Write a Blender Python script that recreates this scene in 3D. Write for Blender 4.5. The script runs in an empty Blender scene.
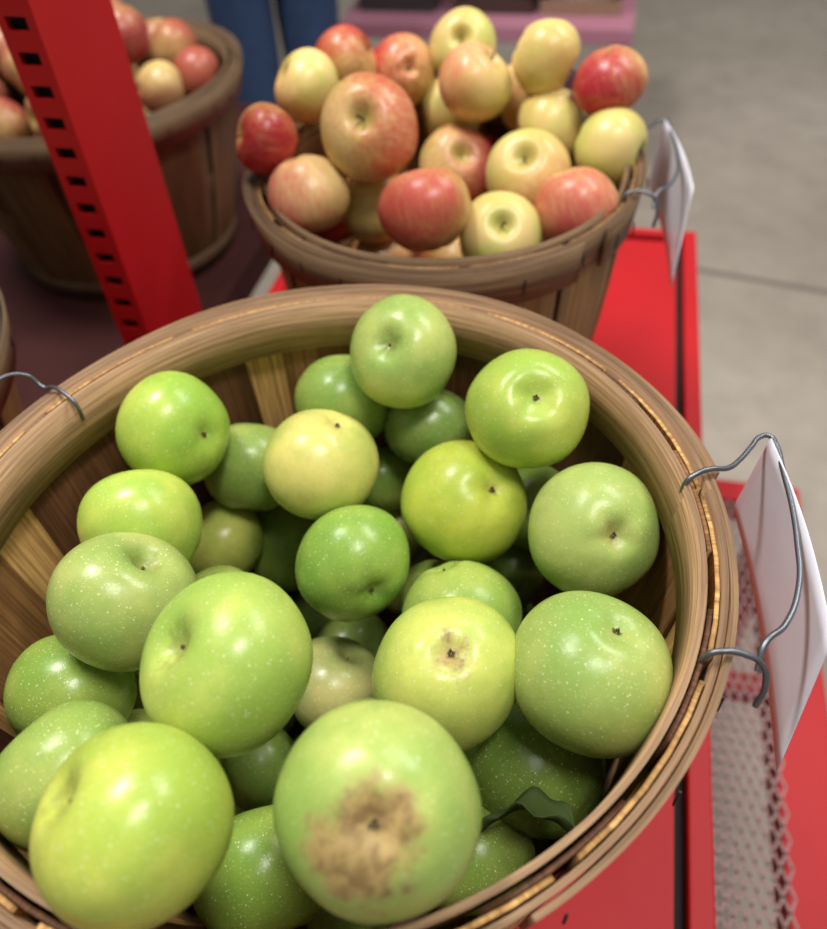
import bpy, bmesh, math, random
from mathutils import Vector, Matrix, Quaternion, noise as mnoise
rnd=random.Random(7)
Z0=1.0                      # rim of the front basket is 1 m above the floor
SC=bpy.context.scene
COL=SC.collection
def lin(c):
    return tuple(((v/255)/12.92 if v/255<=.04045 else (((v/255)+.055)/1.055)**2.4) for v in c)
def link(o,parent=None):
    COL.objects.link(o)
    if parent: o.parent=parent
    return o
def empty(name,loc=(0,0,0)):
    e=bpy.data.objects.new(name,None);e.location=loc;e.empty_display_size=.05
    return link(e)
def bm_obj(name,bm,mats,parent=None,smooth=True,loc=(0,0,0)):
    me=bpy.data.meshes.new(name);bm.to_mesh(me);bm.free()
    for m in (mats if isinstance(mats,(list,tuple)) else [mats]): me.materials.append(m)
    if smooth:
        for p in me.polygons:p.use_smooth=True
    o=bpy.data.objects.new(name,me);o.location=loc
    return link(o,parent)
# ------------------------------------------------------------------ materials
class NT:
    def __init__(s,name):
        s.m=bpy.data.materials.new(name);s.m.use_nodes=True;s.t=s.m.node_tree;s.b=s.t.nodes["Principled BSDF"]
    def n(s,t): return s.t.nodes.new(t)
    def l(s,a,b): s.t.links.new(a,b)
    def noise(s,vec,scale,detail=4,rough=.5,dist=0):
        a=s.n("ShaderNodeTexNoise");a.inputs["Scale"].default_value=scale;a.inputs["Detail"].default_value=detail
        a.inputs["Roughness"].default_value=rough;a.inputs["Distortion"].default_value=dist
        if vec is not None:s.l(vec,a.inputs["Vector"])
        return a.outputs["Fac"]
    def math(s,op,a,b=None,clamp=False):
        n=s.n("ShaderNodeMath");n.operation=op;n.use_clamp=clamp
        for i,v in enumerate((a,b)):
            if v is None: continue
            if isinstance(v,(int,float)): n.inputs[i].default_value=v
            else: s.l(v,n.inputs[i])
        return n.outputs[0]
    def maprange(s,v,a,b,c=0,d=1,smooth=True):
        n=s.n("ShaderNodeMapRange")
        if smooth:n.interpolation_type='SMOOTHSTEP'
        s.l(v,n.inputs[0])
        for i,x in enumerate((a,b,c,d)): 
            if isinstance(x,(int,float)): n.inputs[i+1].default_value=x
            else: s.l(x,n.inputs[i+1])
        return n.outputs[0]
    def mix(s,f,a,b,blend='MIX'):
        n=s.n("ShaderNodeMix");n.data_type='RGBA';n.blend_type=blend
        for i,v in ((0,f),(6,a),(7,b)):
            if isinstance(v,(int,float)): n.inputs[i].default_value=v
            elif isinstance(v,tuple): n.inputs[i].default_value=(*v[:3],1)
            else: s.l(v,n.inputs[i])
        return n.outputs[2]
    def mapping(s,vec,sc):
        m=s.n("ShaderNodeMapping");m.inputs["Scale"].default_value=sc;s.l(vec,m.inputs[0]);return m.outputs[0]
    def bump(s,h,strength=.3,dist=.001):
        n=s.n("ShaderNodeBump");n.inputs["Strength"].default_value=strength;n.inputs["Distance"].default_value=dist
        s.l(h,n.inputs["Height"]);s.l(n.outputs[0],s.b.inputs["Normal"])
    def set(s,**k):
        for x,v in k.items(): s.b.inputs[x.replace("_"," ")].default_value=v
def simple(name,rgb,rough=.5,metal=0,noise=0.0,nscale=20,spec=.5):
    N=NT(name);c=lin(rgb)
    if noise:
        tc=N.n("ShaderNodeTexCoord")
        f=N.noise(tc.outputs["Object"],nscale,5)
        N.l(N.mix(f,tuple(x*(1-noise) for x in c),tuple(min(1,x*(1+noise)) for x in c)),N.b.inputs["Base Color"])
    else: N.b.inputs["Base Color"].default_value=(*c,1)
    N.set(Roughness=rough,Metallic=metal);N.b.inputs["Specular IOR Level"].default_value=spec
    return N.m
def wood(name):
    N=NT(name);uv=N.n("ShaderNodeUVMap").outputs[0]
    g=N.noise(N.mapping(uv,(9,420,1)),1,6,.65,.3);g2=N.noise(N.mapping(uv,(4,38,1)),1,5,.6,.8);g3=N.noise(N.mapping(uv,(14,20,1)),1,4,.6)
    at=N.n("ShaderNodeAttribute");at.attribute_name="tone"
    dk=N.mix(1.0,at.outputs["Color"],(.40,.34,.30),'MULTIPLY')
    lt=N.mix(1.0,at.outputs["Color"],(1.14,1.14,1.12),'MULTIPLY')
    c=N.mix(N.maprange(g,.32,.66,.08,1),dk,lt)
    c=N.mix(N.maprange(g2,.42,.72,0,.65),c,dk)
    c=N.mix(N.maprange(g3,.45,.75,0,.6),c,N.mix(1.0,at.outputs["Color"],(.58,.57,.58),'MULTIPLY'))
    N.l(c,N.b.inputs["Base Color"]);N.set(Roughness=.6);N.b.inputs["Specular IOR Level"].default_value=.3
    N.bump(g,.5,.0007)
    return N.m
M_wood=wood("basket_veneer")
def apple_common(N):
    tc=N.n("ShaderNodeTexCoord");oi=N.n("ShaderNodeObjectInfo")
    add=N.n("ShaderNodeVectorMath");add.operation='ADD';N.l(tc.outputs["Object"],add.inputs[0])
    cmb=N.n("ShaderNodeCombineXYZ")
    r=N.math('MULTIPLY',oi.outputs["Random"],37.0)
    for i in range(3):N.l(r,cmb.inputs[i])
    N.l(cmb.outputs[0],add.inputs[1])
    sep=N.n("ShaderNodeSeparateXYZ");N.l(tc.outputs["Object"],sep.inputs[0])
    rad=N.math('SQRT',N.math('ADD',N.math('MULTIPLY',sep.outputs[0],sep.outputs[0]),N.math('MULTIPLY',sep.outputs[1],sep.outputs[1])))
    return tc,oi,add.outputs[0],sep,rad
def lenticels(N,vec,scale,size):
    v=N.n("ShaderNodeTexVoronoi");v.inputs["Scale"].default_value=scale;N.l(vec,v.inputs["Vector"])
    return N.maprange(v.outputs["Distance"],size,size*.35)
def green_apple_mat():
    N=NT("granny_smith_skin");tc,oi,vec,sep,rad=apple_common(N)
    ru=N.n("ShaderNodeAttribute");ru.attribute_type='OBJECT';ru.attribute_name="russet"
    base=N.mix(.08,oi.outputs["Color"],lin((222,216,140)))
    n1=N.noise(vec,.9,3,.5);n2=N.noise(vec,5,5,.6);n3=N.noise(vec,2.2,5,.65)
    c=N.mix(N.maprange(n1,.33,.68),N.mix(1,base,(.78,.87,.72),'MULTIPLY'),N.mix(1,base,(1.26,1.06,1.10),'MULTIPLY'))
    c=N.mix(N.maprange(n3,.42,.68,0,.42),c,N.mix(1,base,(.76,.79,.72),'MULTIPLY'))
    l1=lenticels(N,vec,11,.19)
    c=N.mix(N.math('MULTIPLY',l1,.66),c,lin((226,228,180)))
    l2=lenticels(N,vec,21,.25)
    c=N.mix(N.math('MULTIPLY',l2,.50),c,lin((216,222,168)))
    top=N.math('GREATER_THAN',sep.outputs[2],0.0);bot=N.math('LESS_THAN',sep.outputs[2],0.0)
    st=N.noise(N.mapping(vec,(5,5,.8)),1.2,5,.7)
    rr=N.math('ADD',rad,N.math('MULTIPLY',N.math('SUBTRACT',st,.5),.75))
    c=N.mix(N.math('MULTIPLY',N.math('MULTIPLY',N.maprange(rr,.30,.08),top),.5),c,lin((120,120,60)))
    edge=N.math('ADD',.05,N.math('MULTIPLY',ru.outputs["Fac"],.62))
    off=N.n("ShaderNodeVectorMath");off.operation='ADD';N.l(tc.outputs["Object"],off.inputs[0]);off.inputs[1].default_value=(.46,.0,0)
    sp2=N.n("ShaderNodeSeparateXYZ");N.l(off.outputs[0],sp2.inputs[0])
    rad2=N.math('SQRT',N.math('ADD',N.math('MULTIPLY',sp2.outputs[0],sp2.outputs[0]),N.math('MULTIPLY',sp2.outputs[1],sp2.outputs[1])))
    k1=N.math('MULTIPLY',ru.outputs["Fac"],.5)   # the bigger the russet, the more lopsided
    rm=N.math('ADD',N.math('MULTIPLY',rad,N.math('SUBTRACT',1.0,k1)),N.math('MULTIPLY',rad2,k1))
    rb=N.math('ADD',rm,N.math('MULTIPLY',N.math('SUBTRACT',N.noise(vec,2.2,7,.7),.5),1.0))
    brn=N.mix(N.maprange(n2,.38,.62),lin((176,142,92)),lin((126,90,58)))
    halo=N.math('MULTIPLY',N.maprange(rb,N.math('ADD',edge,.10),N.math('SUBTRACT',edge,.16)),bot)
    c=N.mix(N.math('MULTIPLY',halo,.45),c,lin((176,168,98)))
    m_b=N.math('MULTIPLY',N.maprange(rb,edge,N.math('SUBTRACT',edge,.24)),bot)
    c=N.mix(N.math('MULTIPLY',m_b,.85),c,brn)
    N.l(c,N.b.inputs["Base Color"])
    N.l(N.math('ADD',N.maprange(n2,.3,.8,.25,.40),N.math('MULTIPLY',m_b,.25)),N.b.inputs["Roughness"]);N.b.inputs["Specular IOR Level"].default_value=.42
    N.bump(n2,.03,.02)
    return N.m
def red_apple_mat():
    N=NT("blushed_apple_skin");tc,oi,vec,sep,rad=apple_common(N)
    n1=N.noise(vec,.9,3,.5)
    st=N.noise(N.mapping(vec,(9,9,1.4)),1,5,.7)
    ybase=N.mix(N.maprange(n1,.35,.65),lin((224,198,130)),lin((196,198,106)))
    f=N.math('ADD',N.math('MULTIPLY',sep.outputs[0],.38),N.math('MULTIPLY',N.math('SUBTRACT',st,.5),1.1))
    f=N.math('ADD',f,N.math('MULTIPLY',N.math('SUBTRACT',n1,.5),.9))
    f=N.math('ADD',f,N.math('SUBTRACT',N.math('MULTIPLY',oi.outputs["Alpha"],1.5),.68))
    m=N.maprange(f,-.46,.46)
    mid=N.mix(.5,ybase,oi.outputs["Color"])
    c=N.mix(m,ybase,N.mix(N.maprange(f,.05,.85),mid,oi.outputs["Color"]))
    l1=lenticels(N,vec,15,.2)
    c=N.mix(N.math('MULTIPLY',l1,.5),c,lin((235,215,150)))
    top=N.math('GREATER_THAN',sep.outputs[2],0.0)
    c=N.mix(N.math('MULTIPLY',N.math('MULTIPLY',N.maprange(rad,.38,.05),top),.8),c,lin((160,150,70)))
    N.l(c,N.b.inputs["Base Color"]);N.set(Roughness=.34);N.b.inputs["Specular IOR Level"].default_value=.42
    return N.m
M_green=green_apple_mat();M_red=red_apple_mat()
M_stem=simple("apple_stem_wood",(92,66,38),.8,noise=.3,nscale=8)
M_calyx=simple("dried_calyx",(96,82,54),.9,noise=.3,nscale=20)
M_redpaint=simple("red_enamel",(176,17,25),.5,noise=.12,nscale=9,spec=.3)
M_darkgap=simple("gap_shade",(24,16,15),.8)  # near-black standing for shade in the deck gaps and upright slots
M_wire=simple("galvanised_wire",(116,120,126),.38,.85,noise=.2,nscale=60)
M_staple=simple("steel_staple",(60,54,50),.5,.8)
# ------------------------------------------------------------------ apples
def apple_mesh(name,mat,seed,h=.90,shoulder=.07,lob=.02,stem=True,dt=.26,db=.18,wb=.22):
    r=random.Random(seed);bm=bmesh.new()
    NU,NV=56,40;ph0=r.random()*6;a2=r.uniform(.0,.04);ph2=r.random()*6
    rings=[]
    def pt(th,ph):
        s,c=math.sin(th),math.cos(th)
        rr=s*(1+shoulder*c)*(1+a2*math.cos(2*(ph-ph2)))
        rr*=1+ .008*math.cos(5*ph+ph0)*(1 if c<0 else .3)
        z=h*c
        if c>0: z-=dt*math.exp(-(s/.24)**2)+.05*math.exp(-(s/.55)**2)
        else:
            z+=db*math.exp(-(s/wb)**2)+.05*math.exp(-(s/.5)**2)
            z+=lob*math.cos(5*ph+ph0)*math.exp(-((s-.42)/.2)**2)
        v=Vector((rr*math.cos(ph),rr*math.sin(ph),z))
        return v*(1+.045*mnoise.noise(v*1.0+Vector((seed*3.1,0,0))))
    tp=bm.verts.new(pt(1e-4,0));bt=bm.verts.new(pt(math.pi-1e-4,0))
    for j in range(1,NV):
        x=j/NV
        th=math.pi*x-.14*math.sin(2*math.pi*x)
        rings.append([bm.verts.new(pt(th,2*math.pi*i/NU)) for i in range(NU)])
    for i in range(NU):
        k=(i+1)%NU
        bm.faces.new((tp,rings[0][i],rings[0][k]));bm.faces.new((bt,rings[-1][k],rings[-1][i]))
        for j in range(len(rings)-1): bm.faces.new((rings[j][i],rings[j+1][i],rings[j+1][k],rings[j][k]))
    if stem:
        zt=tp.co.z-.02;prev=None;bend=r.uniform(-.12,.12);L=r.uniform(.2,.32)
        for q in range(6):
            t=q/5;rad_=.026+.012*abs(t-.3)+(.010 if q==5 else 0)
            cx=bend*t*t;ring=[bm.verts.new((cx+rad_*math.cos(a*math.pi/4),rad_*math.sin(a*math.pi/4),zt+L*t)) for a in range(8)]
            if prev:
                for a in range(8):
                    f=bm.faces.new((prev[a],prev[(a+1)%8],ring[(a+1)%8],ring[a]));f.material_index=1
            prev=ring
        f=bm.faces.new(prev);f.material_index=1
    else:   # broken-off stub deep in the cavity
        zt=tp.co.z-.01;ring=[bm.verts.new((.022*math.cos(a),.022*math.sin(a),zt+.05)) for a in (0,1.57,3.14,4.71)]
        base=[bm.verts.new((.03*math.cos(a),.03*math.sin(a),zt-.01)) for a in (0,1.57,3.14,4.71)]
        for a in range(4):
            f=bm.faces.new((base[a],base[(a+1)%4],ring[(a+1)%4],ring[a]));f.material_index=1
        f=bm.faces.new(ring);f.material_index=1
    zb=bt.co.z-.002
    for k in range(5):
        a=2*math.pi*k/5+ph0+r.uniform(-.25,.25);jr=r.uniform(.5,.95)
        def P(rr,da,dz): return bm.verts.new((rr*jr*math.cos(a+da),rr*jr*math.sin(a+da),zb-dz))
        f=bm.faces.new([P(.01,0,.01),P(.050,.75,.012),P(.075,.15,.035),P(.050,-.75,.012)]);f.material_index=2
        f=bm.faces.new([P(.008,0,.02),P(.03,.7,.04),P(.03,0,.085),P(.03,-.7,.04)]);f.material_index=2
    bm.normal_update()
    me=bpy.data.meshes.new(name);bm.to_mesh(me);bm.free()
    for m in(mat,M_stem,M_calyx):me.materials.append(m)
    for p in me.polygons:p.use_smooth=True
    return me
GM=[apple_mesh("green_apple_form_%d"%i,M_green,i+1,rnd.uniform(.90,.97),rnd.uniform(.04,.09),rnd.uniform(.004,.012),i%3==0,rnd.uniform(.2,.3),rnd.uniform(.11,.16)) for i in range(6)]
GM.append(apple_mesh("green_apple_form_6",M_green,41,.90,.05,.008,False,.25,.20,.33))
RM=[apple_mesh("red_apple_form_%d"%i,M_red,i+31,rnd.uniform(.88,.96),rnd.uniform(.05,.11),rnd.uniform(.01,.02),i!=1) for i in range(5)]
CAM=Vector((0,0,.353+Z0))
def put_apple(parent,meshes,idx,x,y,z,R,color,alpha=1,pole=None,kind='c',russet=.12,lean=None,form=None):
    o=bpy.data.objects.new("apple_%d"%idx,meshes[rnd.randrange(5) if form is None else form])
    p=Vector((x,y,z))
    if pole is None:
        w=(CAM-p).normalized()
        for _ in range(80):
            d=Vector((rnd.gauss(0,1),rnd.gauss(0,1),rnd.gauss(0,1))).normalized()
            if abs(d.dot(w))<.35: break
    else: d=Vector(pole).normalized()
    if kind=='c': d=-d
    q=d.to_track_quat('Z','Y');spin=rnd.uniform(0,6.28)
    if lean is not None:     # turn the fruit about its core so that its russet side points along `lean`
        v=q.inverted()@Vector(lean);spin=math.atan2(v.y,v.x)-math.pi
    q=q@Quaternion((0,0,1),spin)
    o.rotation_mode='QUATERNION';o.rotation_quaternion=q;o.location=p;o.scale=(R,)*3
    o.color=(*lin(color),alpha);o["russet"]=float(russet)
    link(o,parent);return o
# x y z R (mm, rim-relative), colour, pole, kind, russet, form
G=[(-1,451,-9,39,(162,190,98),(-35,-57,75),'s',.1,1),(-50,463,-61,37,(136,170,76),0,'',0,None),(15,445,-79,36,(116,148,66),0,'',0,None),
(77,382,-7,40,(176,202,84),(6,-56,83),'c',.02,6),(-165,413,-33,40,(162,198,74),(79,-54,30),'c',.05,2),(-126,434,-98,38,(142,166,80),(10,82,57),'s',0,4),
(-64,388,-51,41,(200,206,110),(45,25,86),'c',0,1),(34,359,-70,43,(180,204,70),(45,-42,79),'c',.08,4),(110,310,-48,42,(158,186,100),(15,-70,70),'c',.40,5),
(-44,319,-77,39,(128,172,66),(-40,90,-20),'s',0,5),(-178,337,-44,39,(174,202,82),(-20,90,40),'s',0,4),(-167,262,-19,41,(150,174,92),(58,31,75),'s',.1,2),
(-157,405,-151,35,(170,186,84),0,'',0,None),(-115,425,-190,37,(122,150,62),0,'',0,None),(-94,197,16,42,(168,196,90),(-58,-10,81),'s',0,5),
(10,212,-34,40,(180,202,94),(6,-22,97),'c',.44,1),(85,204,-30,43,(146,176,90),(29,10,95),'c',.0,2),(23,283,-91,39,(144,176,76),0,'',0,None),
(-66,276,-160,36,(162,168,104),(45,38,81),'s',.2,1),(-24,121,27,41,(162,190,96),(1,-50,86),'c',.92,4),(-123,123,22,40,(174,196,78),(-66,10,74),'s',0,4),
(-178,167,-26,36,(142,170,80),(-60,55,40),'s',0,2),(-210,236,-71,37,(126,162,64),(30,80,20),'s',0,1),(-122,237,-194,30,(116,146,60),0,'',0,None),
(-105,155,-152,41,(120,158,58),0,'',0,None),(58,194,-116,44,(102,136,52),0,'',0,None),(19,152,-140,36,(108,140,54),0,'',0,None),
(89,390,-118,33,(128,160,66),0,'',0,None),(-27,452,-140,32,(136,166,70),0,'',0,None),(-23,444,-199,32,(152,158,80),0,'',0,None),
(70,380,-184,32,(96,124,52),0,'',0,None),(73,363,-245,32,(108,138,60),0,'',0,None),(-62,347,-235,34,(118,146,64),0,'',0,None),(-9,427,-259,32,(124,124,66),0,'',0,None)]
C1=(-.0574,.2907);C2=(.0504,.7344);C3=(-.43,1.20);C4=(-.545,.49)
gp=empty("green_apples",(0,0,0))
placed=[]
for i,(x,y,z,R,c,p,k,ru,fm) in enumerate(G):
    put_apple(gp,GM,i,x/1000,y/1000,z/1000+Z0,R/1000,c,1,p if p else None,k or 'c',ru if p else 0,(-.45,-.75,-.45),fm)
    placed.append((x/1000,y/1000,z/1000,R/1000))
vis=list(placed);i=len(G)
for _ in range(12000):
    R=rnd.uniform(.032,.037);z=rnd.uniform(-.29,-.10)
    rw=.155+(.205-.155)*(z+.33)/.33-R;a=rnd.uniform(0,6.28);r=rw*math.sqrt(rnd.random())
    x=C1[0]+r*math.cos(a);y=C1[1]+r*math.sin(a)
    if any(math.hypot(x-q[0],y-q[1])<.065 and z>q[2]-.05 for q in vis): continue
    if all((x-q[0])**2+(y-q[1])**2+(z-q[2])**2>((R+q[3])*.93)**2 for q in placed):
        placed.append((x,y,z,R));k=rnd.uniform(.75,1.05)
        put_apple(gp,GM,i,x,y,z+Z0,R,(int(136*k),int(164*k),int(72*k)),1,None,'c',0);i+=1
DR=(158,32,40);PK=(212,108,88)
B=[(-113,732,25,31,DR,.84,0,''),(-78,819,36,35,(206,92,74),.46,0,''),(-40,874,37,35,(178,50,48),.76,0,''),(18,886,19,36,(186,60,54),.70,(25,-87,43),'c'),
(83,894,37,35,PK,.24,(-12,-79,60),'s'),(-17,716,35,45,(190,72,64),.64,(-16,-74,65),'s'),(-79,693,-11,39,(206,96,96),.58,0,''),
(-18,729,-46,37,(202,86,54),.62,0,''),(26,640,-6,40,(196,84,72),.70,(-12,60,77),'s'),(68,801,-47,40,(184,64,70),.70,(17,-67,73),'s'),
(70,880,-23,38,PK,.10,0,''),(88,823,26,38,(214,124,98),.55,0,''),(129,721,-22,41,PK,.40,(-23,-50,82),'s'),(153,869,-11,39,PK,.35,0,''),
(158,823,46,35,PK,.2,0,''),(166,800,-12,38,PK,.2,0,''),(212,777,37,35,(172,44,56),.80,0,''),(210,737,-9,37,PK,.10,0,''),
(161,654,-21,38,(202,90,84),.64,0,''),(92,638,-36,38,PK,.15,(-3,-60,80),'s'),(103,864,-84,35,DR,.85,0,''),(-30,826,-157,35,DR,.8,0,''),
(147,802,-147,36,PK,.5,0,''),(169,837,-70,35,(196,74,64),.6,0,''),(-66,772,-74,36,(190,66,58),.8,0,'')]
rp=empty("red_apples",(0,0,0));placed=[]
for i,(x,y,z,R,c,al,p,k) in enumerate(B):
    x,y,z,R=x/1000,y/1000,z/1000,R/1000
    put_apple(rp,RM,i,x,y,z+Z0,R,c,al,p if p else None,k or 'c')
    placed.append((x,y,z,R))
i=len(B)
def hexfill(cx,cy,zt,rmax,sp,layers,parent,idx,placed,cols,dome=.05,tol=.86):
    for L in range(layers):
        n=4;off=(sp*.5 if L%2 else 0)
        for a in range(-n,n+1):
            for b in range(-n,n+1):
                x=a*sp+b*sp*.5+off;y=b*sp*.866+off*.57
                d=math.hypot(x,y)
                if d>rmax-L*.012: continue
                R=rnd.uniform(.034,.039)
                X=cx+x+rnd.uniform(-.006,.006);Y=cy+y+rnd.uniform(-.006,.006);Z=zt+dome*(1-(d/rmax)**2)-L*.062+rnd.uniform(-.008,.008)
                if all((X-q[0])**2+(Y-q[1])**2+(Z-q[2])**2>((R+q[3])*tol)**2 for q in placed):
                    c,al=rnd.choice(cols);placed.append((X,Y,Z,R))
                    put_apple(parent,RM,idx,X,Y,Z+Z0,R,c,al);idx+=1
    return idx
cols=[(DR,.85),(PK,.4),((205,70,60),.7),((200,90,70),.55),(PK,.2)]
hexfill(C2[0],C2[1],-.115,.118,.076,3,rp,i,placed,cols,.0)
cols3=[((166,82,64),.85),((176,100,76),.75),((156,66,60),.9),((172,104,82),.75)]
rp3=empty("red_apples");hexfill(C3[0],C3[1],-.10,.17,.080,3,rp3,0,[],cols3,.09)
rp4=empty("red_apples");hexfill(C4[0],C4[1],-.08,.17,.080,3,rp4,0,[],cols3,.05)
# ------------------------------------------------------------------ baskets
def add_band(bm,uvl,tl,rfun,z0fun,z1fun,th,tone,a0=0,a1=2*math.pi,n=144):
    """bent wooden strip running round the basket"""
    uo=rnd.random()*9;closed=abs(a1-a0-2*math.pi)<1e-4;rows=[]
    for i in range(n+(0 if closed else 1)):
        a=a0+(a1-a0)*i/n;z0,z1=z0fun(a),z1fun(a)
        vs=[]
        for (dr,zz) in ((0,z0),(0,z1),(th,z1),(th,z0)):
            r=rfun(a,zz)+dr;vs.append(bm.verts.new((r*math.cos(a),r*math.sin(a),zz)))
        rows.append(vs)
    m=len(rows);R0=rfun(a0,0)
    for i in range(m if closed else m-1):
        A,Bv=rows[i],rows[(i+1)%m]
        for k in range(4):
            f=bm.faces.new((A[k],Bv[k],Bv[(k+1)%4],A[(k+1)%4]))
            u0=(a1-a0)*i/n*R0+uo;u1=(a1-a0)*(i+1)/n*R0+uo
            h=abs(z1fun(a0)-z0fun(a0))
            vv=[0,h,h+th,2*h+th,2*h+2*th];q=((u0,vv[k]),(u1,vv[k]),(u1,vv[k+1]),(u0,vv[k+1]))
            tn=tuple(t*.68 for t in tone) if k==1 else tone      # raw sawn edge is dirtier
            for lp,uvc in zip(f.loops,q):
                lp[uvl].uv=(uvc[0],uvc[1]+uo);lp[tl]=(*tn,1)
    if not closed:
        for E in (rows[0],rows[-1]):
            f=bm.faces.new(E)
            for lp in f.loops: lp[uvl].uv=(uo,uo);lp[tl]=(*tone,1)
def add_stave(bm,uvl,tl,a,w0,w1,rb,rt,H,th,tone,dr=0,nz=10,nx=5,top=0.0):
    uo=rnd.random()*9
    def pt(s,t,o):
        z=-H+(H+top)*t;r=rb+(rt-rb)*t+.006*math.sin(math.pi*t)+dr+o
        w=w0+(w1-w0)*t;an=a+(s-.5)*w/(rb+(rt-rb)*t)
        return (r*math.cos(an),r*math.sin(an),z)
    F=[[[bm.verts.new(pt(i/nx,j/nz,o)) for i in range(nx+1)] for j in range(nz+1)] for o in (0,th)]
    def face(vs,uvs):
        f=bm.faces.new(vs)
        for lp,u in zip(f.loops,uvs): lp[uvl].uv=u;lp[tl]=(*tone,1)
    for o in (0,1):
        for j in range(nz):
            for i in range(nx):
                vs=[F[o][j][i],F[o][j][i+1],F[o][j+1][i+1],F[o][j+1][i]]
                uv=[(uo+H*jj/nz,uo+w0*ii/nx) for ii,jj in((i,j),(i+1,j),(i+1,j+1),(i,j+1))]
                if o==0: vs.reverse();uv.reverse()
                face(vs,uv)
    for j in range(nz):
        for i in (0,nx): face([F[0][j][i],F[0][j+1][i],F[1][j+1][i],F[1][j][i]],[(uo+H*j/nz,uo),(uo+H*(j+1)/nz,uo),(uo+H*(j+1)/nz,uo+th),(uo+H*j/nz,uo+th)])
    for i in range(nx): face([F[0][nz][i],F[0][nz][i+1],F[1][nz][i+1],F[1][nz][i]],[(uo,uo+w0*i/nx),(uo,uo+w0*(i+1)/nx),(uo+th,uo+w0*(i+1)/nx),(uo+th,uo+w0*i/nx)])
def basket(name,c,z,H,seed,tone=1.0,rs=1.0,n=12,tf=None,htone=None):
    r=random.Random(seed);e=empty(name,(c[0],c[1],z+Z0));htone=htone or tone
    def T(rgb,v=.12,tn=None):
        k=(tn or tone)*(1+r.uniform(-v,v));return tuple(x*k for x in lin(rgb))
    def newbm():
        bm=bmesh.new();return bm,bm.loops.layers.uv.new("UVMap"),bm.loops.layers.float_color.new("tone")
    def done(nm,bm,sm=True):
        if tf is not None: bm.transform(tf)
        o=bm_obj(nm,bm,M_wood,e,sm)
        if not sm:
            for p in o.data.polygons: p.use_smooth=abs(p.normal.z)<.7
        return o
    rb,rt=.155*rs,.229*rs-.018;slope=(rt-rb)/H;wt=2*math.pi*rt/n
    bm,u,t=newbm()
    for k in range(n):
        a=2*math.pi*(k+.5)/n+r.uniform(-.02,.02)
        add_stave(bm,u,t,a,wt*.7,wt*.9,rb+.003,rt+.003,H,.0024,T((216,170,108),.15),top=-.001)
    done("staves_outer",bm)
    bm,u,t=newbm()
    for k in range(n):
        a=2*math.pi*k/n+r.uniform(-.03,.03);w=2*math.pi*rb/n*.94
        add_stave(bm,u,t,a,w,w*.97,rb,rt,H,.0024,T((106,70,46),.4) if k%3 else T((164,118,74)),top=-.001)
    done("staves_inner",bm)
    bm,u,t=newbm()
    def wob(amp,f,ph): return lambda a:amp*math.sin(f*a+ph)+amp*.5*math.sin((f*2+1)*a+ph*2)
    def hoop(r0,z0,z1,th,rgb,amp=.0008,zamp=.0008,a0=0,a1=2*math.pi):
        w1=wob(amp,3,r.random()*6);w2=wob(zamp,2,r.random()*6);w3=wob(zamp,3,r.random()*6)
        add_band(bm,u,t,lambda a,zz:r0+zz*slope+w1(a),lambda a:z0+w2(a),lambda a:z1+w3(a),th,T(rgb,.06,htone),a0,a1)
    hoop(rt-.0050,-.034,.0022,.0032,(188,152,114),.0003,.0005)
    s=r.uniform(0,6)
    hoop(rt+.0068,-.036,.001,.0030,(178,142,106),.0004,.0010)
    hoop(rt+.0110,-.039,.0020,.0030,(166,132,98),.0005,.0011,s,s+5.6)
    hoop(rt+.0152,-.037,.0008,.0030,(180,144,108),.0005,.0012,s+1.2,s+6.1)
    hoop(rt+.0066,-H*.55,-H*.55+.032,.003,(150,118,86))
    hoop(rt+.0066,-H+.006,-H+.036,.003,(146,112,80))
    done("hoops",bm,False)
    bm,u,t=newbm()
    for k in range(-3,4):
        x0,x1=k*.045*rs-.021*rs,k*.045*rs+.021*rs
        def yy(x): return math.sqrt(max(.0,(rb-.001)**2-x*x))
        to=T((130,98,66));uo=r.random()*5
        for zz,fl in((-H+.002,0),(-H+.0005,1)):
            pts=[(x0,-yy(x0)),(0.5*(x0+x1),-yy(.5*(x0+x1))),(x1,-yy(x1)),(x1,yy(x1)),(.5*(x0+x1),yy(.5*(x0+x1))),(x0,yy(x0))]
            if fl:pts=pts[::-1]
            f=bm.faces.new([bm.verts.new((p[0],p[1],zz)) for p in pts])
            for lp,p in zip(f.loops,pts): lp[u].uv=(p[1]+uo,p[0]);lp[t]=(*to,1)
    done("bottom_boards",bm)
    bm=bmesh.new()
    for k in range(24):
        a=2*math.pi*k/24+r.uniform(-.06,.06)
        R=rt+.0190-.018*slope
        mat=Matrix.Translation((R*math.cos(a),R*math.sin(a),-.018+r.uniform(-.004,.004)))@Matrix.Rotation(a,4,'Z')@Matrix.Rotation(r.uniform(-.25,.25),4,'X')@Matrix.Diagonal((.0012,.0012,.013,1))
        bmesh.ops.create_cube(bm,size=1,matrix=mat)
    if tf is not None: bm.transform(tf)
    bm_obj("staples",bm,M_staple,e,False)
    return e
def wire(name,pts,parent,rad=.0016):
    cu=bpy.data.curves.new(name,'CURVE');cu.dimensions='3D';cu.bevel_depth=rad;cu.bevel_resolution=3;cu.resolution_u=10
    for P in (pts if isinstance(pts[0][0],(tuple,list,Vector)) else [pts]):
        sp=cu.splines.new('BEZIER');sp.bezier_points.add(len(P)-1)
        for b,p in zip(sp.bezier_points,P):
            b.co=p;b.handle_left_type=b.handle_right_type='AUTO'
    cu.use_fill_caps=True
    cu.materials.append(M_wire);o=bpy.data.objects.new(name,cu);return link(o,parent)
Ncard=NT("price_card_sleeve")
tcn=Ncard.n("ShaderNodeTexCoord");nf=Ncard.noise(tcn.outputs["Object"],14,3)
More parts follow.
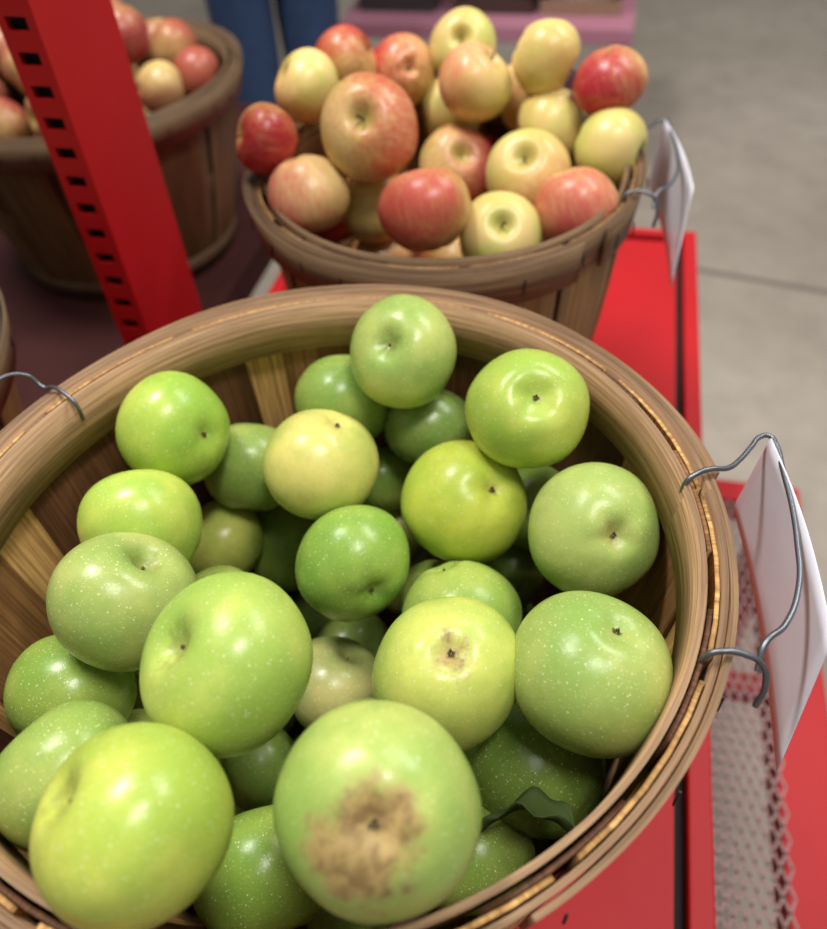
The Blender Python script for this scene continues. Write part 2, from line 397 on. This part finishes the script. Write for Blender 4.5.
Ncard.l(Ncard.mix(nf,lin((222,218,232)),lin((244,244,250))),Ncard.b.inputs["Base Color"])
Ncard.set(Roughness=.15,Alpha=.92);M_card=Ncard.m
DX,DY=.0042,.0049
def card(parent,rot,k=1.0):
    o3=Vector((DX,DY,0))
    TL=Vector((.267,.035,.002))+o3;TR=Vector((.248,-.101,.002))+o3;BR=Vector((.233,-.131,-.080))+o3;BL=Vector((.264,.042,-.070))+o3
    bm=bmesh.new();nx,nz=14,8;g=[[None]*(nx+1) for _ in range(nz+1)]
    for j in range(nz+1):
        for i in range(nx+1):
            a,b=i/nx,j/nz
            p=(TL*(1-a)+TR*a)*(1-b)+(BL*(1-a)+BR*a)*b
            p=p+Vector((.004*math.sin(math.pi*a)+.002-(1-k)*.25,0,0));g[j][i]=bm.verts.new(Matrix.Rotation(rot,3,'Z')@p)
    for j in range(nz):
        for i in range(nx): bm.faces.new((g[j][i],g[j][i+1],g[j+1][i+1],g[j+1][i]))
    o=bm_obj("price_card",bm,M_card,parent);m=o.modifiers.new("t",'SOLIDIFY');m.thickness=.0008
def handle(parent,rot,nm,k=1.0):
    A=[(.2085,.004,-.014),(.2085,.0045,.003),(.214,.007,.0066),(.224,.010,.0066),(.2345,.012,.004),(.245,.020,.002),(.255,.030,.001),(.264,.0385,.0005),(.2695,.039,0),(.2708,.032,0),(.2675,.012,0),(.262,-.018,0),(.2563,-.0396,0),(.2465,-.0679,0),(.2309,-.0905,0),(.2175,-.100,.000),(.2125,-.110,-.008)]
    Bq=[(.1855,-.106,-.014),(.186,-.106,.003),(.191,-.106,.0068),(.203,-.108,.0064),(.2115,-.112,.002),(.2135,-.118,-.008),(.2105,-.122,-.020)]
    R=Matrix.Rotation(rot,3,'Z')
    wire(nm,[[R@Vector((p[0]+DX-(1-k)*.25,p[1]+DY,p[2])) for p in P] for P in(A,Bq)],parent)
Rz=Matrix.Rotation(math.radians(45),4,'Z')
TF1=Rz@Matrix.Diagonal((1.0156,.9844,1,1))@Rz.inverted()
b1=basket("bushel_basket",C1,0,.339,3,1,1.022,12,TF1)
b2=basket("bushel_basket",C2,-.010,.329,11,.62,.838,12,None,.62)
b3=basket("bushel_basket",C3,-.07,.269,17,.20,1,12,None,.40)  # left-hand baskets: low tones paint shade into the veneer
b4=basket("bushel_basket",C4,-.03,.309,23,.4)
handle(b1,0,"wire_handle_right");card(b1,0)
handle(b2,math.radians(3),"wire_handle_right",.82);card(b2,math.radians(3),.82)
Pl=[(-.166,.112,-.012),(-.167,.113,.003),(-.174,.119,.0065),(-.184,.127,.006),(-.192,.131,.003),(-.201,.134,.012),(-.213,.126,.018),(-.226,.09,.016),(-.232,.04,.012),(-.236,.01,.004),(-.230,-.005,.002),(-.217,-.006,.006),(-.207,-.006,.004),(-.205,-.006,-.012)]
wire("wire_handle_left",[(a+DX-.002,b+DY,c) for a,b,c in Pl],b1,.0014)
# ------------------------------------------------------------------ leaf in the front basket
bm=bmesh.new();nx,ny=8,14;g=[]
for j in range(ny+1):
    t=j/ny;w=.013*math.sin(math.pi*t**.8)+.0006;row=[]
    for i in range(nx+1):
        s=(i/nx-.5)*2;row.append(bm.verts.new((s*w,t*.048-.024,.006*s*s*(1-t*.3)-.014*(t-.4)**2*4+.003*math.sin(t*14)*abs(s))))
    g.append(row)
for j in range(ny):
    for i in range(nx): bm.faces.new((g[j][i],g[j][i+1],g[j+1][i+1],g[j+1][i]))
leaf=bm_obj("apple_leaf",bm,simple("leaf_green",(56,70,30),.7,noise=.4,nscale=60,spec=.2));leaf.location=(.046,.150,-.066+Z0);leaf.rotation_euler=(-.3,.8,.9)
m=leaf.modifiers.new("t",'SOLIDIFY');m.thickness=.0005
# ------------------------------------------------------------------ red display stand (own frame: X across, Y along)
YAW=-math.radians(15.6)
def stand_frame(name): 
    e=empty(name,(.352,.688,Z0));e.rotation_euler=(0,0,YAW);return e
def box(bm,x0,x1,y0,y1,z0,z1,mi=0):
    r=bmesh.ops.create_cube(bm,size=1,matrix=Matrix.Translation(((x0+x1)/2,(y0+y1)/2,(z0+z1)/2))@Matrix.Diagonal((x1-x0,y1-y0,z1-z0,1)))
    for v in r['verts']:
        for f in v.link_faces:f.material_index=mi
def bevel(o,w=.002,s=2):
    m=o.modifiers.new("b",'BEVEL');m.width=w;m.segments=s;m.limit_method='ANGLE'
st=stand_frame("red_display_stand")
ZS=-.340
bm=bmesh.new()
box(bm,-.60,-.030,-1.05,.403,ZS-.020,ZS)          # deck panel
box(bm,-.034,-.018,-1.07,.42,ZS-.016,ZS-.010,1)    # dark strips painting the shade in the panel gaps
box(bm,-.60,-.02,.400,.414,ZS-.016,ZS-.010,1)
bm_obj("deck_panel",bm,[M_redpaint,M_darkgap],st,False);
bm=bmesh.new()
box(bm,-.020,.0,-1.08,.43,ZS-.055,ZS+.006)          # right angle rail
box(bm,-.62,-.600,-1.08,.43,ZS-.055,ZS+.006)
box(bm,-.60,-.020,.412,.43,ZS-.055,ZS+.006)
box(bm,-.60,-.020,-1.08,-1.06,ZS-.055,ZS+.006)
for x in (-.62,-.045):
    for y in (-1.08,.385): box(bm,x,x+.045,y,y+.045,-Z0,ZS-.055)
bevel(bm_obj("frame",bm,M_redpaint,st,False))
# lower expanded-metal shelf
ZL=-.60
bm=bmesh.new()
box(bm,.133,.200,-1.08,.16,ZL-.05,ZL);box(bm,-.62,-.56,-1.08,.16,ZL-.05,ZL)
box(bm,-.62,.20,.12,.16,ZL-.05,ZL-.001);box(bm,-.62,.20,-1.08,-1.04,ZL-.05,ZL-.001)
for y in (-1.08,.115): box(bm,.155,.200,y,y+.045,-Z0,ZL-.05)
for y in(-.6,-.2): box(bm,-.6,.15,y,y+.03,ZL-.04,ZL-.008)
bevel(bm_obj("lower_frame",bm,M_redpaint,st,False))
bm=bmesh.new();sw,sh,t=.030,.013,.0016
def strut(a,b):
    a,b=Vector(a),Vector(b);d=b-a;L=d.length;an=math.atan2(d.y,d.x)
    bmesh.ops.create_cube(bm,size=1,matrix=Matrix.Translation((a+b)/2)@Matrix.Rotation(an,4,'Z')@Matrix.Diagonal((L*1.05,.0026,t,1)))
y=-1.04
while y<.12:
    x=-.08
    while x<.135:
        for s in(1,-1):
            strut((x,y,ZL+.001),(x+sh/2*1.0,y+s*sw/2,ZL+.001));strut((x+sh/2,y+s*sw/2,ZL+.001),(x+sh,y,ZL+.001))
        x+=sh
    y+=sw
bm_obj("expanded_mesh",bm,simple("galvanised_mesh",(146,112,108),.5,.2,noise=.3,nscale=6),st,False)
# slotted upright
bm=bmesh.new()
PX,PY=-.630,-.165
wf,ws,tk=.034,.112,.003;z0,z1=-Z0,1.15
pitch=.0262;sl=.0105
box(bm,PX,PX+.007,PY,PY+tk,z0,z1);box(bm,PX+wf-.008,PX+wf,PY,PY+tk,z0,z1)
z=z0
while z<z1:
    box(bm,PX+.007,PX+wf-.008,PY,PY+tk,z,z+pitch-sl);z+=pitch
box(bm,PX+wf-tk,PX+wf,PY+tk,PY+ws,z0,z1);box(bm,PX,PX+tk,PY+tk,PY+ws,z0,z1);box(bm,PX+tk,PX+wf-tk,PY+ws-tk,PY+ws,z0,z1)
box(bm,PX+tk,PX+wf-tk,PY+.012,PY+.014,z0,z1,1)  # dark sheet behind the slots, stands for the unlit interior
bm_obj("slotted_upright",bm,[M_redpaint,M_darkgap],st,False)
# neighbouring stand
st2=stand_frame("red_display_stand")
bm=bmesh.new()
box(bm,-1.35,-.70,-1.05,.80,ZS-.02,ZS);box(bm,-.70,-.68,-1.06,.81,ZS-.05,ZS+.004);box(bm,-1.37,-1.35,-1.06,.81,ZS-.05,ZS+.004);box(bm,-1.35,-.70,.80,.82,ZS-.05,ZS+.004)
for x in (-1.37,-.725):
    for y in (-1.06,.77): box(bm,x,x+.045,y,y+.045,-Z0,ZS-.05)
bevel(bm_obj("deck_and_frame",bm,simple("red_enamel_shaded",(62,32,30),.7,noise=.4,nscale=8,spec=.12),st2,False))  # enamel colour darkened to stand for the shade over this stand
# ------------------------------------------------------------------ floor, walls
N=NT("polished_concrete");tc=N.n("ShaderNodeTexCoord")
n1=N.noise(tc.outputs["Object"],.8,6,.6);n2=N.noise(tc.outputs["Object"],9,6,.65)
c=N.mix(N.maprange(n1,.3,.7),lin((150,140,128)),lin((180,170,158)))
c=N.mix(N.maprange(n2,.35,.75,0,.35),c,lin((124,115,105)))
sp=N.n("ShaderNodeSeparateXYZ");N.l(tc.outputs["Object"],sp.inputs[0])
k=math.hypot(.31,.15);nx_,ny_=.15/k,.31/k;off=nx_*.87+ny_*1.964
dd=N.math('ABSOLUTE',N.math('SUBTRACT',N.math('ADD',N.math('MULTIPLY',sp.outputs[0],nx_),N.math('MULTIPLY',sp.outputs[1],ny_)),off))
c=N.mix(N.maprange(dd,.018,.006),c,lin((116,106,98)))
N.l(c,N.b.inputs["Base Color"]);N.set(Roughness=.55)
bm=bmesh.new();box(bm,-5,6,-3,9,-.1,0);bm_obj("floor",bm,N.m,None,False)
Mw=simple("painted_wall",(190,184,174),.8,noise=.05,nscale=2)
bm=bmesh.new();box(bm,-5,6,9,9.1,0,3.6);bm_obj("wall_back",bm,Mw,None,False)
bm=bmesh.new();box(bm,-5.1,-5,-3,9,0,3.6);bm_obj("wall_left",bm,Mw,None,False)
# ------------------------------------------------------------------ low pink table with crates
tb=empty("pink_display_table",(.31,2.62,0));tb.rotation_euler=(0,0,YAW)
Mp=simple("mauve_paint",(174,116,136),.6,noise=.1,nscale=5)
bm=bmesh.new();box(bm,-.44,.44,-.06,.55,.455,.5);box(bm,-.40,.40,-.02,.5,.14,.165)
for x in(-.43,.38):
    for y in(-.05,.49): box(bm,x,x+.05,y,y+.05,0,.455)
bevel(bm_obj("table_frame",bm,Mp,tb,False),.004)
for j,(x,cc) in enumerate(((-.28,(60,56,58)),(.02,(70,48,44)),(.28,(150,120,100)))):
    bm=bmesh.new();w=.12
    for zz in(0,.055,.11):
        box(bm,x-w,x+w,.04,.052,.5+zz,.54+zz);box(bm,x-w,x+w,.33,.342,.5+zz,.54+zz)
        box(bm,x-w,x-w+.012,.052,.33,.5+zz,.54+zz);box(bm,x+w-.012,x+w,.052,.33,.5+zz,.54+zz)
    for xx in(x-w+.012,x+w-.03):
        for yy in(.052,.312): box(bm,xx,xx+.018,yy,yy+.018,.5,.66)
    box(bm,x-w+.012,x+w-.012,.052,.33,.5,.508)
    bm_obj("crate_%d"%j,bm,simple("crate_wood_%d"%j,cc,.7,noise=.2),tb,False)
# ------------------------------------------------------------------ shopper
pe=empty("person_in_jeans",(-.27,2.27,0));pe.rotation_euler=(0,0,.25)
def skin(name,verts,edges,mat,root=0,sub=2):
    me=bpy.data.meshes.new(name);me.from_pydata([v[:3] for v in verts],edges,[]);me.materials.append(mat)
    o=bpy.data.objects.new(name,me);link(o,pe)
    m=o.modifiers.new("s",'SKIN');m.use_smooth_shade=True
    for i,v in enumerate(verts): me.skin_vertices[0].data[i].radius=(v[3],v[4] if len(v)>4 else v[3])
    me.skin_vertices[0].data[root].use_root=True
    s=o.modifiers.new("u",'SUBSURF');s.levels=sub;s.render_levels=sub
    return o
Mj=simple("denim",(38,60,96),.85,noise=.35,nscale=30)
skin("jeans",[(0,0,.93,.15,.11),(0,0,1.02,.15,.10),(.085,0,.86,.10),(.085,.01,.68,.092),(.080,0,.50,.078),(.085,-.02,.30,.070),(.09,-.02,.08,.064),
 (-.085,0,.86,.10),(-.085,.01,.68,.092),(-.080,0,.50,.078),(-.085,-.01,.30,.070),(-.09,-.02,.08,.064)],
 [(0,1),(0,2),(2,3),(3,4),(4,5),(5,6),(0,7),(7,8),(8,9),(9,10),(10,11)],Mj)
Msh=simple("grey_shirt",(92,96,104),.85,noise=.1);Msk=simple("skin",(206,160,134),.5)
skin("shirt",[(0,0,1.02,.15,.105),(0,0,1.2,.145,.10),(0,0,1.38,.16,.10),(0,0,1.47,.06),(.17,0,1.42,.065),(.24,0,1.18,.05),(.25,.06,.98,.042),
 (-.17,0,1.42,.065),(-.24,0,1.18,.05),(-.25,.06,.98,.042)],[(0,1),(1,2),(2,3),(2,4),(4,5),(5,6),(2,7),(7,8),(8,9)],Msh)
skin("head",[(0,0,1.46,.05),(0,.01,1.54,.052),(0,.02,1.60,.075,.09),(0,.01,1.68,.078,.095),(0,.0,1.73,.055,.065),(0,.10,1.62,.012)],[(0,1),(1,2),(2,3),(3,4),(2,5)],Msk)
skin("hair",[(0,-.02,1.62,.08,.075),(0,-.015,1.70,.088,.098),(0,-.005,1.75,.06,.07)],[(0,1),(1,2)],simple("brown_hair",(60,42,30),.7,noise=.3))
for s,nm in((1,"left"),(-1,"right")):
    X=s*.25
    V=[(X,.06,.97,.026),(X,.075,.90,.036,.018)];E=[(0,1)]
    for k in range(4):
        b=len(V);yy=.05+.018*k;L=(.07,.08,.085,.07)[k]
        V+= [(X,yy+.005,.865,.0095),(X-s*.006,yy+.008,.865-L*.5,.0085),(X-s*.016,yy+.012,.865-L,.007)];E+=[(1,b),(b,b+1),(b+1,b+2)]
    b=len(V);V+=[(X-s*.01,.105,.91,.010),(X-s*.02,.122,.875,.009)];E+=[(1,b),(b,b+1)]
    skin("hand_"+nm,V,E,Msk,0,1)
    skin("shoe_"+nm,[(s*.09,-.05,.04,.045,.04),(s*.09,.03,.038,.045,.038),(s*.095,.12,.032,.042,.032),(s*.097,.18,.028,.03,.026)],[(0,1),(1,2),(2,3)],simple("shoe_"+nm,(60,56,54),.6))
# ------------------------------------------------------------------ lights
def area(name,loc,sx,sy,pw,col=(1,1,1),tgt=None):
    l=bpy.data.lights.new(name,'AREA');l.shape='RECTANGLE';l.size=sx;l.size_y=sy;l.energy=pw;l.color=col
    o=bpy.data.objects.new(name,l);o.location=loc;link(o)
    if tgt is not None: o.rotation_euler=(Vector(tgt)-Vector(loc)).to_track_quat('-Z','Y').to_euler()
    return o
T0=(0,.4,1)
area("ceiling_lamp",(-.8,1.2,3.4),.8,.28,66,(1,.98,.94),T0)
area("ceiling_lamp",(.5,-.1,3.4),.8,.28,36,(1,.98,.94),T0)
area("ceiling_lamp",(1.7,1.5,3.4),1.5,.4,54,(1,.97,.92),(1.5,1.3,0))
w=bpy.data.worlds.new("warehouse_ambient");SC.world=w;w.use_nodes=True
w.node_tree.nodes["Background"].inputs[0].default_value=(1,.985,.96,1);w.node_tree.nodes["Background"].inputs[1].default_value=.28
# ------------------------------------------------------------------ camera
th,ro,f,h=.8155,-.0726,803.0,.353
F=Vector((0,math.cos(th),-math.sin(th)));r0=Vector((1,0,0));u0=Vector((0,math.sin(th),math.cos(th)))
cr,sr=math.cos(ro),math.sin(ro);rt=cr*r0+sr*u0;up=-sr*r0+cr*u0
cd=bpy.data.cameras.new("camera");co=bpy.data.objects.new("camera",cd);link(co)
M=Matrix((rt,up,-F)).transposed().to_4x4();M.translation=Vector((0,0,h+Z0));co.matrix_world=M
cd.sensor_fit='HORIZONTAL';cd.sensor_width=36;cd.lens=36*f/827;cd.clip_start=.02
cd.dof.use_dof=True;cd.dof.focus_distance=.435;cd.dof.aperture_fstop=5.2
SC.camera=co
SC.view_settings.view_transform='Standard'
